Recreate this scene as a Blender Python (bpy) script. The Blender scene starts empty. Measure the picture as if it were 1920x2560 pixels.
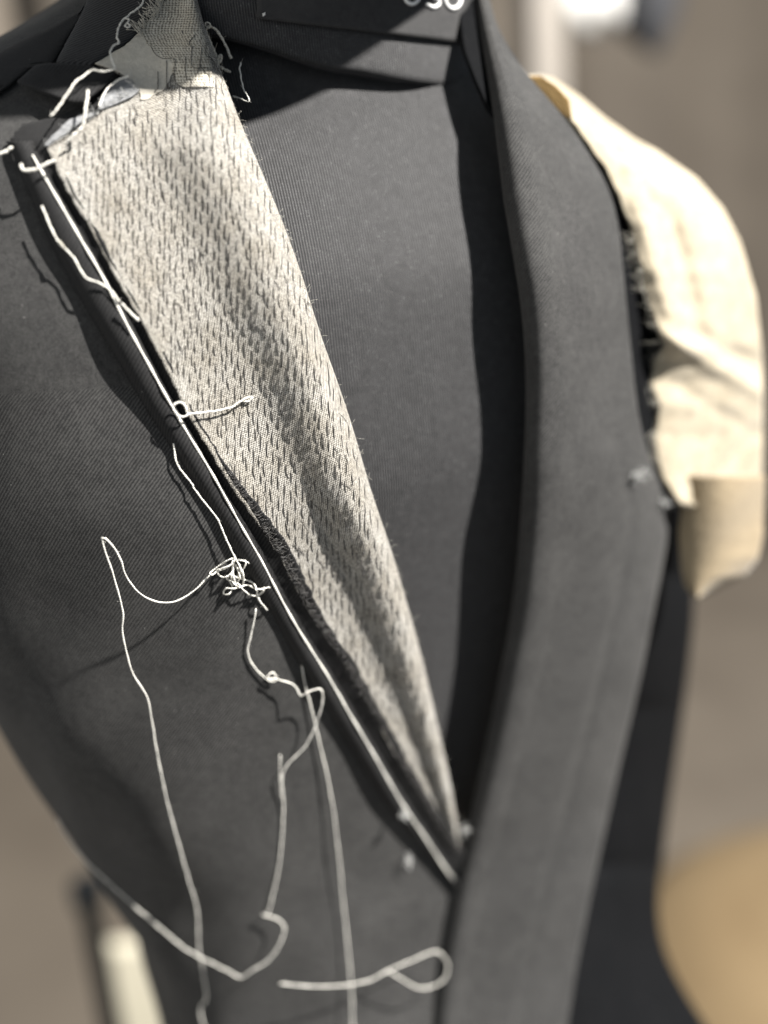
import bpy, math, random
import numpy as np
from mathutils import Vector

random.seed(7); RNG = np.random.default_rng(7)
sc = bpy.context.scene
col = sc.collection

# ------------------------------------------------------------------ camera, world, light, exposure
YAW, PITCH, ROLL = (math.radians(a) for a in (22, 17, -4))
FPX, W0, H0 = 2400.0, 1920.0, 2560.0
_d = np.array([math.sin(YAW)*math.cos(PITCH), math.cos(YAW)*math.cos(PITCH), -math.sin(PITCH)])
_r = np.cross(_d, [0, 0, 1]); _r /= np.linalg.norm(_r); _u = np.cross(_r, _d)
CR = _r*math.cos(ROLL) + _u*math.sin(ROLL)
CU = -_r*math.sin(ROLL) + _u*math.cos(ROLL)
CD = _d
def ray(px, py):
    px = np.asarray(px, float); py = np.asarray(py, float)
    v = CD*FPX + CR*(px[..., None]-W0/2) - CU*(py[..., None]-H0/2)
    return v/np.linalg.norm(v, axis=-1, keepdims=True)
CAM = np.array([-.045, -.143, 1.275]) - ray(800., 1100.)*.362

cd = bpy.data.cameras.new('camera'); co = bpy.data.objects.new('camera', cd); col.objects.link(co)
cd.sensor_fit = 'HORIZONTAL'; cd.sensor_width = 36; cd.lens = 36*FPX/W0
cd.clip_start = .02; cd.clip_end = 50
from mathutils import Matrix
co.matrix_world = Matrix(((CR[0], CU[0], -CD[0], CAM[0]), (CR[1], CU[1], -CD[1], CAM[1]), (CR[2], CU[2], -CD[2], CAM[2]), (0, 0, 0, 1)))
cd.dof.use_dof = True; cd.dof.focus_distance = .362; cd.dof.aperture_fstop = 2.5
sc.camera = co

w = bpy.data.worlds.new('World'); sc.world = w; w.use_nodes = True
w.node_tree.nodes['Background'].inputs[0].default_value = (.78, .88, 1.0, 1)
w.node_tree.nodes['Background'].inputs[1].default_value = .36

SUN = np.array([.45, -.53, .72]); SUN /= np.linalg.norm(SUN)
def lamp(name, kind, loc, target, energy, color, **kw):
    l = bpy.data.lights.new(name, kind); o = bpy.data.objects.new(name, l); col.objects.link(o)
    l.energy = energy; l.color = color
    for k, v in kw.items(): setattr(l, k, v)
    o.location = loc
    o.rotation_euler = (Vector(target)-Vector(loc)).to_track_quat('-Z', 'Y').to_euler()
    return o
TGT = np.array([0, -.1, 1.25])
lamp('window_sunlight', 'SPOT', TGT+SUN*5.0, TGT, 4700, (1, .965, .92), shadow_soft_size=.05, spot_size=math.radians(100), spot_blend=.6)
lamp('left_fill', 'AREA', (-1.9, -.6, 1.7), (-.1, 0, 1.2), 15, (1, .95, .86), shape='RECTANGLE', size=1.4, size_y=1.6)  # added soft fill standing in for light bounced off the left wall

sc.view_settings.view_transform = 'Standard'; sc.view_settings.look = 'None'
sc.view_settings.exposure = 0; sc.view_settings.gamma = 1
sc.render.engine = 'CYCLES'
sc.cycles.use_denoising = True
sc.cycles.max_bounces = 6

# ------------------------------------------------------------------ node helpers / materials
class NT:
    def __init__(s, name):
        s.m = bpy.data.materials.new(name); s.m.use_nodes = True
        s.t = s.m.node_tree; s.b = s.t.nodes['Principled BSDF']
    def n(s, typ, **kw):
        x = s.t.nodes.new(typ)
        for k, v in kw.items(): setattr(x, k, v)
        return x
    def l(s, a, b): s.t.links.new(a, b)
    def math(s, op, a, b=None, clamp=False):
        x = s.n('ShaderNodeMath', operation=op); x.use_clamp = clamp
        for i, v in enumerate((a, b)):
            if v is None: continue
            if isinstance(v, (int, float)): x.inputs[i].default_value = v
            else: s.l(v, x.inputs[i])
        return x.outputs[0]
    def uv(s):
        t = s.n('ShaderNodeTexCoord'); sp = s.n('ShaderNodeSeparateXYZ'); s.l(t.outputs['UV'], sp.inputs[0])
        s.tc = t
        return sp.outputs[0], sp.outputs[1]
    def noise(s, scale, detail=3, rough=.55, vec=None):
        x = s.n('ShaderNodeTexNoise'); x.inputs['Scale'].default_value = scale; x.inputs['Detail'].default_value = detail; x.inputs['Roughness'].default_value = rough
        if vec is not None: s.l(vec, x.inputs['Vector'])
        return x.outputs['Fac']
    def obj(s):
        t = s.n('ShaderNodeTexCoord'); return t.outputs['Object']
    def ramp(s, fac, stops):
        x = s.n('ShaderNodeValToRGB'); s.l(fac, x.inputs[0])
        while len(x.color_ramp.elements) < len(stops): x.color_ramp.elements.new(.5)
        for e, (p, c) in zip(x.color_ramp.elements, stops): e.position = p; e.color = (*c, 1)
        return x.outputs[0]
    def mix(s, fac, a, b, blend='MIX'):
        x = s.n('ShaderNodeMix', data_type='RGBA', blend_type=blend)
        for i, v in ((0, fac), (6, a), (7, b)):
            if isinstance(v, (int, float)): x.inputs[i].default_value = v
            elif isinstance(v, tuple): x.inputs[i].default_value = (*v, 1)
            else: s.l(v, x.inputs[i])
        return x.outputs[2]
    def bump(s, h, strength, dist, normal=None):
        x = s.n('ShaderNodeBump'); x.inputs['Strength'].default_value = strength; x.inputs['Distance'].default_value = dist
        s.l(h, x.inputs['Height'])
        if normal is not None: s.l(normal, x.inputs['Normal'])
        return x.outputs[0]
    def sine(s, c, pitch, phase=None):
        v = s.math('MULTIPLY', c, 2*math.pi/pitch)
        if phase is not None: v = s.math('ADD', v, phase)
        return s.math('MULTIPLY_ADD', s.math('SINE', v), .5) if False else s.math('ADD', s.math('MULTIPLY', s.math('SINE', v), .5), .5)
    def setp(s, **kw):
        for k, v in kw.items():
            i = s.b.inputs[k.replace('_', ' ')]
            if isinstance(v, (int, float, tuple)): i.default_value = (*v, 1) if isinstance(v, tuple) else v
            else: s.l(v, i)

def mat_wool(name, base, hi, pitch=.00112, sheen=.35, contrast=.55, spec=.25):
    k = NT(name); u, v = k.uv(); ob = k.obj()
    wob = k.math('MULTIPLY', k.noise(700, 2, vec=ob), 2.6)
    diag = k.math('ADD', u, v)
    tw = k.sine(diag, pitch*1.41, wob)
    fib = k.noise(1350, 3, .75, vec=ob)
    mid = k.noise(330, 3, .65, vec=ob)
    big = k.noise(45, 4, .6, vec=ob)
    h = k.math('ADD', k.math('MULTIPLY', tw, contrast), k.math('MULTIPLY', fib, 1.25-contrast))
    g = k.math('ADD', k.math('MULTIPLY', h, .62), k.math('ADD', k.math('MULTIPLY', mid, .26), k.math('MULTIPLY', big, .22)))
    c = k.ramp(g, [(.34, tuple(x*.38 for x in base)), (.54, base), (.78, hi)])
    lint = k.n('ShaderNodeTexVoronoi'); lint.inputs['Scale'].default_value = 210; k.l(ob, lint.inputs['Vector'])
    lf = k.math('LESS_THAN', lint.outputs['Distance'], .045)
    lf2 = k.math('MULTIPLY', lf, k.math('GREATER_THAN', k.noise(45, 1, vec=ob), .56))
    c = k.mix(k.math('MULTIPLY', lf2, .55), c, (.34, .33, .31))
    k.setp(Base_Color=c, Roughness=.82, Sheen_Weight=sheen, Sheen_Roughness=.45, Sheen_Tint=(.9, .88, .84), Specular_IOR_Level=spec)
    k.l(k.bump(h, .5, .0002, k.bump(k.noise(35, 3, vec=ob), .3, .0010)), k.b.inputs['Normal'])
    return k.m

def mat_jersey(name):
    k = NT(name); u, v = k.uv(); ob = k.obj()
    wob = k.math('MULTIPLY', k.noise(160, 2, vec=ob), 1.2)
    rib = k.sine(u, .00112, wob)
    st = k.sine(v, .0011, k.math('MULTIPLY', rib, 3.0))
    fib = k.noise(3800, 2, .7, vec=ob)
    h = k.math('ADD', k.math('MULTIPLY', rib, .8), k.math('ADD', k.math('MULTIPLY', st, .25), k.math('MULTIPLY', fib, .3)))
    c = k.ramp(k.math('MULTIPLY', h, .75), [(.1, (.003, .0032, .0038)), (.45, (.011, .011, .0121)), (.9, (.048, .047, .047))])
    spark = k.math('GREATER_THAN', k.noise(1500, 2, .7, vec=ob), .64)
    c = k.mix(k.math('MULTIPLY', spark, .5), c, (.13, .128, .126))
    mot = k.ramp(k.noise(280, 3, .7, vec=ob), [(.3, (.62, .62, .62)), (.7, (1.25, 1.25, 1.25))])
    c = k.mix(1.0, c, mot, 'MULTIPLY')
    k.setp(Base_Color=c, Roughness=.6, Sheen_Weight=.12, Sheen_Roughness=.5, Specular_IOR_Level=.35)
    k.l(k.bump(h, .9, .0003), k.b.inputs['Normal'])
    return k.m

def mat_canvas(name, lo, mid, hi, pitch=.00088, hair=.35, diag=True):
    k = NT(name); u, v = k.uv(); ob = k.obj()
    wob = k.math('MULTIPLY', k.noise(500, 2, vec=ob), 2.4)
    a, b2 = (k.math('ADD', u, k.math('MULTIPLY', v, .55)), k.math('SUBTRACT', v, k.math('MULTIPLY', u, .55))) if diag else (u, v)
    s1 = k.sine(a, pitch, wob); s2 = k.sine(b2, pitch*1.1, wob)
    over = k.math('MULTIPLY', k.math('ADD', s1, s2), .5)
    fib = k.noise(1250, 3, .85, vec=ob)
    # stray dark hair yarns worked into the weft
    mp = k.n('ShaderNodeMapping'); k.l(ob, mp.inputs[0]); mp.inputs['Scale'].default_value = (1500, 1500, 260); mp.inputs['Rotation'].default_value = (0, .25, 0)
    hr = k.noise(1.0, 2, .6, vec=mp.outputs[0])
    h = k.math('ADD', k.math('MULTIPLY', over, .45), k.math('MULTIPLY', k.math('SUBTRACT', fib, .22), 1.05))
    c = k.ramp(h, [(.36, lo), (.50, mid), (.66, hi)])
    c = k.mix(k.math('MULTIPLY', k.math('GREATER_THAN', hr, .64), hair), c, (.10, .085, .065))
    blot = k.ramp(k.noise(70, 3, vec=ob), [(.3, (.80, .77, .72)), (.65, (1, 1, 1))])
    c = k.mix(1.0, c, blot, 'MULTIPLY')
    k.setp(Base_Color=c, Roughness=.9, Sheen_Weight=.15, Specular_IOR_Level=.2)
    k.l(k.bump(h, 1.0, .0003), k.b.inputs['Normal'])
    return k.m

def mat_felt(name, lo, hi, scale=500):
    k = NT(name); ob = k.obj()
    f = k.noise(scale, 5, .75, vec=ob); g = k.noise(scale*.08, 3, vec=ob)
    c = k.ramp(k.math('ADD', k.math('MULTIPLY', f, .7), k.math('MULTIPLY', g, .3)), [(.3, lo), (.68, hi)])
    k.setp(Base_Color=c, Roughness=.95, Sheen_Weight=.3, Specular_IOR_Level=.15)
    k.l(k.bump(f, .9, .0006), k.b.inputs['Normal'])
    return k.m

def mat_thread(name, c0, c1, pitch=.0011):
    k = NT(name); u, v = k.uv(); ob = k.obj()
    tw = k.sine(k.math('ADD', v, k.math('MULTIPLY', u, pitch)), pitch)
    c = k.mix(k.math('ADD', k.math('MULTIPLY', tw, .7), k.math('MULTIPLY', k.noise(1500, 2, vec=ob), .3)), c0, c1)
    k.setp(Base_Color=c, Roughness=.75, Sheen_Weight=.3, Specular_IOR_Level=.3)
    k.l(k.bump(tw, .8, .00012), k.b.inputs['Normal'])
    return k.m

def mat_plain(name, c0, c1, scale=6, rough=.8, bumpd=.002):
    k = NT(name); ob = k.obj(); f = k.noise(scale, 5, .6, vec=ob)
    k.setp(Base_Color=k.ramp(f, [(.3, c0), (.7, c1)]), Roughness=rough)
    k.l(k.bump(f, .4, bumpd), k.b.inputs['Normal'])
    return k.m

M = {}
M['wool'] = mat_wool('black_wool_twill', (.0135, .0135, .0136), (.056, .055, .053), sheen=.11, contrast=.40)
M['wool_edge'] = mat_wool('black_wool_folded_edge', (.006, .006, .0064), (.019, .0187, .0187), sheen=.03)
M['shade_cloth'] = mat_wool('shade_darkened_black_cloth', (.004, .0045, .0052), (.008, .008, .0085), sheen=.0, spec=.03)  # black cloth darkened further, the side panel's shade painted into its colour
M['melton'] = mat_wool('charcoal_undercollar_melton', (.011, .0115, .0125), (.036, .036, .037), pitch=.0016, sheen=.1, contrast=.75)
M['grey_back'] = mat_felt('grey_wool_reverse', (.09, .093, .098), (.34, .345, .35), 700)
M['jersey'] = mat_jersey('dark_grey_ribbed_jersey')
M['canvas'] = mat_canvas('oatmeal_hair_canvas', (.060, .055, .046), (.235, .223, .198), (.45, .435, .40))
M['collar_canvas'] = mat_canvas('coarse_linen_collar_canvas', (.14, .126, .10), (.44, .415, .355), (.62, .59, .51), pitch=.0012, hair=.25, diag=False)
M['felt'] = mat_felt('oatmeal_felt', (.36, .335, .28), (.56, .525, .45), 420)
M['pad'] = mat_felt('cream_shoulder_wadding', (.24, .205, .145), (.43, .375, .28), 130)
M['tan'] = mat_felt('tan_sleeve_head_canvas', (.22, .172, .108), (.30, .24, .155), 200)
M['ochre_felt'] = mat_felt('ochre_wadding_reverse', (.26, .165, .06), (.36, .24, .10), 200)
M['thread'] = mat_thread('off_white_cotton_thread', (.52, .50, .44), (.82, .80, .74))
M['fuzzy'] = mat_thread('pale_linen_yarn', (.42, .39, .32), (.64, .61, .53))
M['stitch'] = mat_thread('black_silk_thread', (.012, .010, .008), (.032, .027, .022), .0008)
M['lint'] = mat_thread('grey_lint', (.30, .30, .29), (.5, .5, .48))
M['label'] = mat_wool('black_woven_label', (.020, .020, .021), (.055, .054, .053), pitch=.0008, sheen=.05)
M['ink'] = mat_thread('white_embroidery', (.72, .72, .70), (.86, .86, .84))
M['wall'] = mat_plain('taupe_plaster', (.145, .122, .096), (.185, .158, .126), 1.6, .9)
M['curtain'] = mat_plain('taupe_curtain_cloth', (.056, .046, .035), (.080, .067, .052), 3, .95)
M['floor'] = mat_plain('brown_floorboards', (.082, .068, .053), (.115, .097, .076), 2.5, .6)
M['ochre'] = mat_plain('ochre_upholstery', (.135, .092, .044), (.18, .128, .066), 5, .9)
M['cream'] = mat_plain('cream_card', (.46, .43, .33), (.56, .52, .41), 4, .9)
M['dark'] = mat_plain('dark_painted_steel', (.018, .022, .026), (.03, .035, .04), 8, .5)
M['white'] = mat_plain('white_cotton', (.52, .51, .48), (.62, .61, .585), 5, .9)
M['taupe'] = mat_plain('pale_grey_wood', (.20, .18, .155), (.25, .225, .195), 6, .7)
M['black_cloth'] = mat_plain('black_garment', (.018, .019, .022), (.035, .036, .04), 6, .9)

# ------------------------------------------------------------------ object helpers
def tag(o, label=None, cat=None, group=None, kind=None):
    if label: o['label'] = label
    if cat: o['category'] = cat
    if group: o['group'] = group
    if kind: o['kind'] = kind
    return o
def empty(name, loc):
    o = bpy.data.objects.new(name, None); col.objects.link(o); o.location = loc; o.empty_display_size = .02
    return o
def link(name, me, mat, parent=None):
    o = bpy.data.objects.new(name, me); col.objects.link(o)
    if mat is not None and not me.materials: me.materials.append(mat)
    if parent is not None:
        o.parent = parent
        pw = parent.location if parent.parent is None else parent.location + parent.parent.location
        if parent.type == 'EMPTY': o.location = -Vector(parent.location)
    return o
def mesh(name, V, F, UV=None, smooth=True):
    me = bpy.data.meshes.new(name)
    me.from_pydata([tuple(map(float, v)) for v in V], [], [tuple(int(i) for i in f) for f in F])
    if UV is not None:
        l = me.uv_layers.new(name='UVMap'); idx = np.empty(len(me.loops), np.int32); me.loops.foreach_get('vertex_index', idx)
        l.data.foreach_set('uv', np.asarray(UV, np.float32)[idx].ravel())
    if smooth: me.polygons.foreach_set('use_smooth', [True]*len(me.polygons))
    me.update()
    return me
def gridmesh(name, P, flip=False, uv0=None):
    R, C = P.shape[:2]
    i = np.arange(R*C).reshape(R, C)
    q = np.stack([i[:-1, :-1], i[:-1, 1:], i[1:, 1:], i[1:, :-1]], -1).reshape(-1, 4)
    if not flip: q = q[:, ::-1]
    if uv0 is None:
        du = np.linalg.norm(np.diff(P, axis=1), axis=2); dv = np.linalg.norm(np.diff(P, axis=0), axis=2)
        U = np.concatenate([np.zeros((R, 1)), np.cumsum(du, 1)], 1); V = np.concatenate([np.zeros((1, C)), np.cumsum(dv, 0)], 0)
        V = np.repeat(V[:, C//2:C//2+1], C, 1)
        U = U - U[:, C//2:C//2+1]
        uv0 = np.stack([U, V], -1)
    return mesh(name, P.reshape(-1, 3), q, uv0.reshape(-1, 2))
def solid(o, t, offset=-1):
    m = o.modifiers.new('thickness', 'SOLIDIFY'); m.thickness = t; m.offset = offset
    return o

def smooth_line(pts, n):
    """Catmull-Rom through pts (k,3) resampled to n points by length"""
    p = np.asarray(pts, float)
    q = np.vstack([2*p[0]-p[1], p, 2*p[-1]-p[-2]])
    out = []
    for i in range(1, len(q)-2):
        t = np.linspace(0, 1, 13)[:-1, None]
        a, b, c, d = q[i-1], q[i], q[i+1], q[i+2]
        out.append(.5*((2*b)+(-a+c)*t+(2*a-5*b+4*c-d)*t*t+(-a+3*b-3*c+d)*t**3))
    out = np.vstack(out+[p[-1:]])
    L = np.concatenate([[0], np.cumsum(np.linalg.norm(np.diff(out, axis=0), axis=1))])
    s = np.linspace(0, L[-1], n)
    return np.stack([np.interp(s, L, out[:, k]) for k in range(out.shape[1])], 1), L[-1]
def tube_geo(line, rad, sides=6):
    """verts, faces, uvs of a tube along line with per-point radius"""
    n = len(line); rad = np.broadcast_to(rad, n)
    T = np.gradient(line, axis=0); T /= np.linalg.norm(T, axis=1, keepdims=True)+1e-12
    N = np.cross(T[0], CD); N /= np.linalg.norm(N)+1e-12
    V, UV = [], []; L = 0
    for i in range(n):
        N = N - T[i]*(N@T[i]); N /= np.linalg.norm(N)+1e-12
        B = np.cross(T[i], N)
        if i: L += np.linalg.norm(line[i]-line[i-1])
        for k in range(sides):
            a = 2*math.pi*k/sides
            V.append(line[i]+rad[i]*(math.cos(a)*N+math.sin(a)*B)); UV.append((k/sides, L))
    F = []
    for i in range(n-1):
        for k in range(sides):
            a = i*sides+k; b = i*sides+(k+1) % sides
            F.append((a, b, b+sides, a+sides))
    F.append(tuple(range(sides-1, -1, -1))); F.append(tuple(range((n-1)*sides, n*sides)))
    return V, F, UV
class Tubes:
    def __init__(s): s.V, s.F, s.U = [], [], []
    def add(s, line, rad, sides=5):
        V, F, U = tube_geo(np.asarray(line, float), rad, sides); o = len(s.V)
        s.V += V; s.U += U; s.F += [tuple(i+o for i in f) for f in F]
    def mesh(s, name): return mesh(name, s.V, s.F, s.U)

# ------------------------------------------------------------------ body shapes (tailor's dummy D, jacket surface J)
def table(Z, *cols, sig=.010):
    zz = np.arange(.5, 1.75, .001); out = []
    k = np.exp(-.5*(np.arange(-40, 41)*.001/sig)**2); k /= k.sum()
    for c in cols:
        y = np.interp(zz, Z, c); out.append(np.convolve(np.pad(y, 40, mode='edge'), k, 'valid'))
    return zz, out
JZ = [.70, .86, .98, 1.05, 1.15, 1.25, 1.33, 1.38, 1.41, 1.435, 1.460, 1.49, 1.60]
JT = table(JZ, [.140, .124, .130, .152, .183, .192, .199, .200, .180, .125, .080, .066, .064],
               [.160, .146, .113, .109, .124, .138, .135, .124, .110, .092, .074, .064, .062],
               [0, 0, 0, 0, 0, 0, .004, .009, .013, .015, .015, .012, .008])
DZ = [.70, .86, .98, 1.05, 1.15, 1.25, 1.33, 1.36, 1.38, 1.40, 1.42, 1.44, 1.60]
DT = table(DZ, [.125, .108, .110, .133, .158, .172, .180, .178, .166, .135, .090, .066, .056],
               [.146, .132, .099, .095, .110, .124, .117, .108, .099, .088, .077, .067, .055],
               [0, 0, 0, 0, 0, 0, .001, .003, .004, .004, .003, .002, 0], sig=.008)
NT_ = table([.7, 1.38, 1.45, 1.60], [.085, .085, .080, .075], [.074, .074, .071, .067], [-.016, -.016, -.012, -.006])
EXP = 2.6
def prof(T, z, off):
    return (np.interp(z, T[0], T[1][0])+off, np.interp(z, T[0], T[1][1])+off, np.interp(z, T[0], T[1][2]))
def Fimp(T, p, off):
    a, b, c = prof(T, p[..., 2], off)
    return (np.abs(p[..., 0])/a)**EXP + (np.abs(p[..., 1]-c)/b)**EXP - 1
def surf(T, phi, z, off=0.):
    """phi = 0 at the front, positive towards the dummy's right arm (picture left)"""
    a, b, c = prof(T, z, off); e = 2/EXP
    s, k = np.sin(phi), np.cos(phi)
    return np.stack([-a*np.sign(s)*np.abs(s)**e, c-b*np.sign(k)*np.abs(k)**e, z+0*phi], -1)
def phi_of(T, p, off=0.):
    a, b, c = prof(T, p[..., 2], off); e = EXP/2
    s = -p[..., 0]/a; k = -(p[..., 1]-c)/b
    return np.arctan2(np.sign(s)*np.abs(s)**e, np.sign(k)*np.abs(k)**e)
def cast(px, py, off=0., T=JT):
    px, py = np.broadcast_arrays(np.asarray(px, float), np.asarray(py, float)); off = np.broadcast_to(np.asarray(off, float), px.shape)
    shp = px.shape; px, py, off = px.ravel(), py.ravel(), off.ravel()
    v = ray(px, py); best = np.full(px.shape, 9e9); tb = np.full(px.shape, .5); hit = np.full(px.shape, np.nan)
    for t in np.arange(.20, .85, .004):
        f = Fimp(T, CAM+v*t, off)
        m = f < best; best[m] = f[m]; tb[m] = t
        nh = np.isnan(hit) & (f < 0); hit[nh] = t
    ok = ~np.isnan(hit)
    miss = np.where(~ok)[0]
    if len(miss):
        ts = tb[miss][:, None]+np.linspace(-.005, .005, 41)[None, :]
        ff = Fimp(T, CAM+v[miss][:, None, :]*ts[..., None], off[miss][:, None])
        tb[miss] = ts[np.arange(len(miss)), ff.argmin(1)]
    a = np.where(ok, hit-.004, tb); b = np.where(ok, hit, tb)
    for _ in range(18):
        m = (a+b)/2; f = Fimp(T, CAM+v*m[:, None], off) < 0
        b = np.where(f, m, b); a = np.where(f, a, m)
    return (CAM+v*b[:, None]).reshape(*shp, 3)
def interp_curve(pts, y, sm=0):
    p = np.asarray(sorted(pts, key=lambda q: q[1]), float)
    # smoothed piecewise-linear
    if not sm: return np.interp(y, p[:, 1], p[:, 0])
    d = np.linspace(-1, 1, 13)*sm*2; wt = np.exp(-.5*(d/sm)**2); wt /= wt.sum()
    y = np.asarray(y, float)
    # extrapolate the ends linearly so smoothing keeps the tips in place
    p = np.vstack([2*p[0]-p[1]-(p[1]-p[0])*2, p, 2*p[-1]-p[-2]+(p[-1]-p[-2])*2])
    return sum(w_*np.interp(y+q, p[:, 1], p[:, 0]) for w_, q in zip(wt, d))
def O(*pts): return [(x*1.1573, y*1.1573) for x, y in pts]

# outlines read from the place, as bearings from the camera
ROLL_E = [(480,-90)]+O((425,10),(455,100),(490,190),(520,270),(560,360),(610,480),(650,590),(690,720),(730,830),(760,920),(800,1060),(845,1190),(880,1310),(910,1420),(940,1550),(965,1660),(985,1770),(992,1830),(1003,1935))
CAN_L = [(455,-90),(410,0),(399,29),(370,58),(312,116),(237,156),(318,190),(350,226),(278,262),(174,335),(116,368)]+O((150,420),(205,510),(255,610),(310,700),(360,800),(410,900),(460,985),(510,1065),(565,1140),(605,1200),(650,1290),(695,1365),(745,1435),(795,1525),(840,1605),(880,1675),(930,1755),(985,1838))
STRIP_O = O((18,300),(75,425),(130,540),(190,640),(250,735),(310,840),(360,922),(420,1012),(470,1092),(520,1180),(580,1285),(640,1392),(700,1492),(760,1592),(830,1705),(900,1805),(960,1882),(1000,1935))
WHITE_T = [(84,388),(133,480),(191,579),(249,680),(289,758),(347,862),(405,972),(446,1042),(509,1152),(584,1280),(648,1390),(712,1511),(770,1616),(833,1714),(903,1834),(965,1937),(1013,2019),(1045,2067),(1093,2144),(1141,2212)]
def xr(y): return interp_curve(ROLL_E, y, 40)
def xl(y): return interp_curve(CAN_L, y)
def lap_h(y):   # how far the lapel floats above the jacket front
    return np.interp(y, [0, 300, 900, 1600, 2100, 2250], [.0050, .0046, .0044, .0042, .0040, .0038])
def xo(y): return interp_curve(STRIP_O, y, 40)-np.interp(y, [400, 800, 2000, 2200], [6, 22, 20, 0])
def xw(y): return interp_curve(WHITE_T, y, 30)
def lap_off(x, y):
    """height of the canvas above the jacket surface at a bearing"""
    xL, xR = np.minimum(xl(y), xr(y)-4), xr(y)
    u = np.clip((x-xL)/(xR-xL), 0, 1.05)
    amp = np.interp(y, [-50, 150, 400, 1300, 1800, 2150], [.2, .5, 1, 1, .55, .2])
    h = lap_h(y)
    wave = np.interp(u, np.linspace(0, 1, 11), [.0004, -.0008, -.0019, -.0027, -.0030, -.0020, .0006, .0038, .0057, .0050, -.0004])
    wob = .0002*np.sin(y/57.+u*5)+.0004*np.sin(y/151.+u*6+1)
    return .0018+np.logaddexp(0, (h+amp*wave+wob*amp-.0018)/.0006)*.0006
def lap_pt(x, y, up=0.): return cast(x, y, lap_off(x, y)+up)

# ------------------------------------------------------------------ the dummy
dummy = tag(empty('tailor_dummy', (0, 0, .70)), 'dark grey jersey tailor dummy torso wearing the unfinished jacket', 'dummy')
zz = np.concatenate([np.linspace(.70, 1.33, 70), np.linspace(1.333, 1.60, 90)]); ph = np.linspace(-1, 1, 261); ph = math.pi*np.sign(ph)*np.abs(ph)**1.3
PH, ZZ = np.meshgrid(ph, zz)
Pd = surf(DT, PH, ZZ)
ruck = .0016*np.sin(ZZ*90+PH*6)*np.exp(-((ZZ-1.40)/.03)**2)+.001*np.sin(PH*23+ZZ*30)*np.exp(-((ZZ-1.36)/.05)**2)
Pd[..., 1] += ruck
link('torso', gridmesh('torso', Pd), M['jersey'], dummy)

# turned neck band of the jersey, standing proud of the chest
nx = np.array([520, 570, 700, 800, 900, 1000, 1130, 1225.]); ny = np.array([84, 92, 130, 160, 186, 203, 215, 218.])
ne = cast(nx, ny, 0., NT_); nphi = phi_of(NT_, ne); k_ = np.argsort(nphi)
ph = np.linspace(-math.pi, math.pi, 240)
fullp = np.r_[-math.pi, nphi[k_], math.pi]; fullz = np.r_[1.46, ne[k_, 2], 1.46]
ze = np.interp(ph, fullp, fullz); ze = np.convolve(np.pad(ze, 8, mode='edge'), np.ones(17)/17, 'valid')
tv = np.r_[-.02, .0, .004, .012, np.linspace(.03, 1, 40)]
ZZ = ze[None, :]+(1.60-ze)[None, :]*np.clip(tv, 0, 1)[:, None]; PH = np.repeat(ph[None, :], len(tv), 0)
offn = np.r_[-.0090, -.0010, -.0002, 0, np.zeros(40)][:, None]+0*PH
link('neck_band', gridmesh('neck_band', surf(NT_, PH, ZZ, offn)), M['jersey'], dummy)

# unseen disc added above the neck to shade neck, chest and gorge
tc_ = np.linspace(0, 2*math.pi, 64, endpoint=False); capr = [(.070,1.500),(.116,1.502),(.125,1.507),(.125,1.515),(.116,1.522),(.06,1.540),(.022,1.552),(.001,1.555)]
cv = [(-.008+r*math.cos(a), -.056+r*math.sin(a), z) for r, z in capr for a in tc_]
cf = [(i*64+k, i*64+(k+1) % 64, (i+1)*64+(k+1) % 64, (i+1)*64+k) for i in range(len(capr)-1) for k in range(64)]
link('added_shade_disc', mesh('added_shade_disc', cv, cf), M['dark'], dummy)

# woven name label on the neck front
LB = [(640,-60),(640,45),(1190,112),(1222,-60)]
rows, cols = 16, 40
vv, uu = np.meshgrid(np.linspace(0, 1, rows), np.linspace(0, 1, cols), indexing='ij')
lx = (1-vv)*(652+uu*(1225-652)) + vv*(640+uu*(1186-640))
ly = (1-vv)*(-90+uu*40) + vv*(46+uu*64+14*np.sin(uu*math.pi)*0)
Pl = cast(lx, ly, .0016, NT_)
lab = solid(link('name_label', gridmesh('name_label', Pl), M['label'], dummy), .0009, 0)
def neck_pt(x, y, off): return cast(x, y, off-.0006, NT_)
# embroidered letters: o s o, running off the top of the picture
def letter(name, strokes):
    t = Tubes()
    for s in strokes:
        l, _ = smooth_line([neck_pt(x, y, .0031) for x, y in s], 40); t.add(l, .0007, 6)
    return link(name, t.mesh(name), M['ink'], lab)
def ell(cx, cy, rx, ry, n=14): return [(cx+rx*math.cos(a), cy+ry*math.sin(a)) for a in np.linspace(0, 2*math.pi, n+1)]
letter('letter', [ell(1030,-14,19,24)])
letter('letter', [[(1098,-26),(1082,-34),(1066,-24),(1076,-10),(1094,-2),(1098,10),(1084,18),(1066,10)]])
letter('letter', [ell(1133,-6,20,27)])
for x, y in ((660,36),(1180,104)):
    t = Tubes(); p = neck_pt(x, y, .0032)
    for a in range(5):
        d = RNG.normal(size=3)*.0007; t.add(np.array([p-d, p+d*.2+np.array([0,-.0004,0]), p+d]), .00022, 5)
    link('corner_tack', t.mesh('corner_tack'), M['ink'], lab)

# ------------------------------------------------------------------ the jacket
jacket = tag(empty('tailored_jacket', (0, 0, .80)), 'unfinished black wool tailored jacket with exposed pad-stitched lapel canvas', 'jacket')
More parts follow.
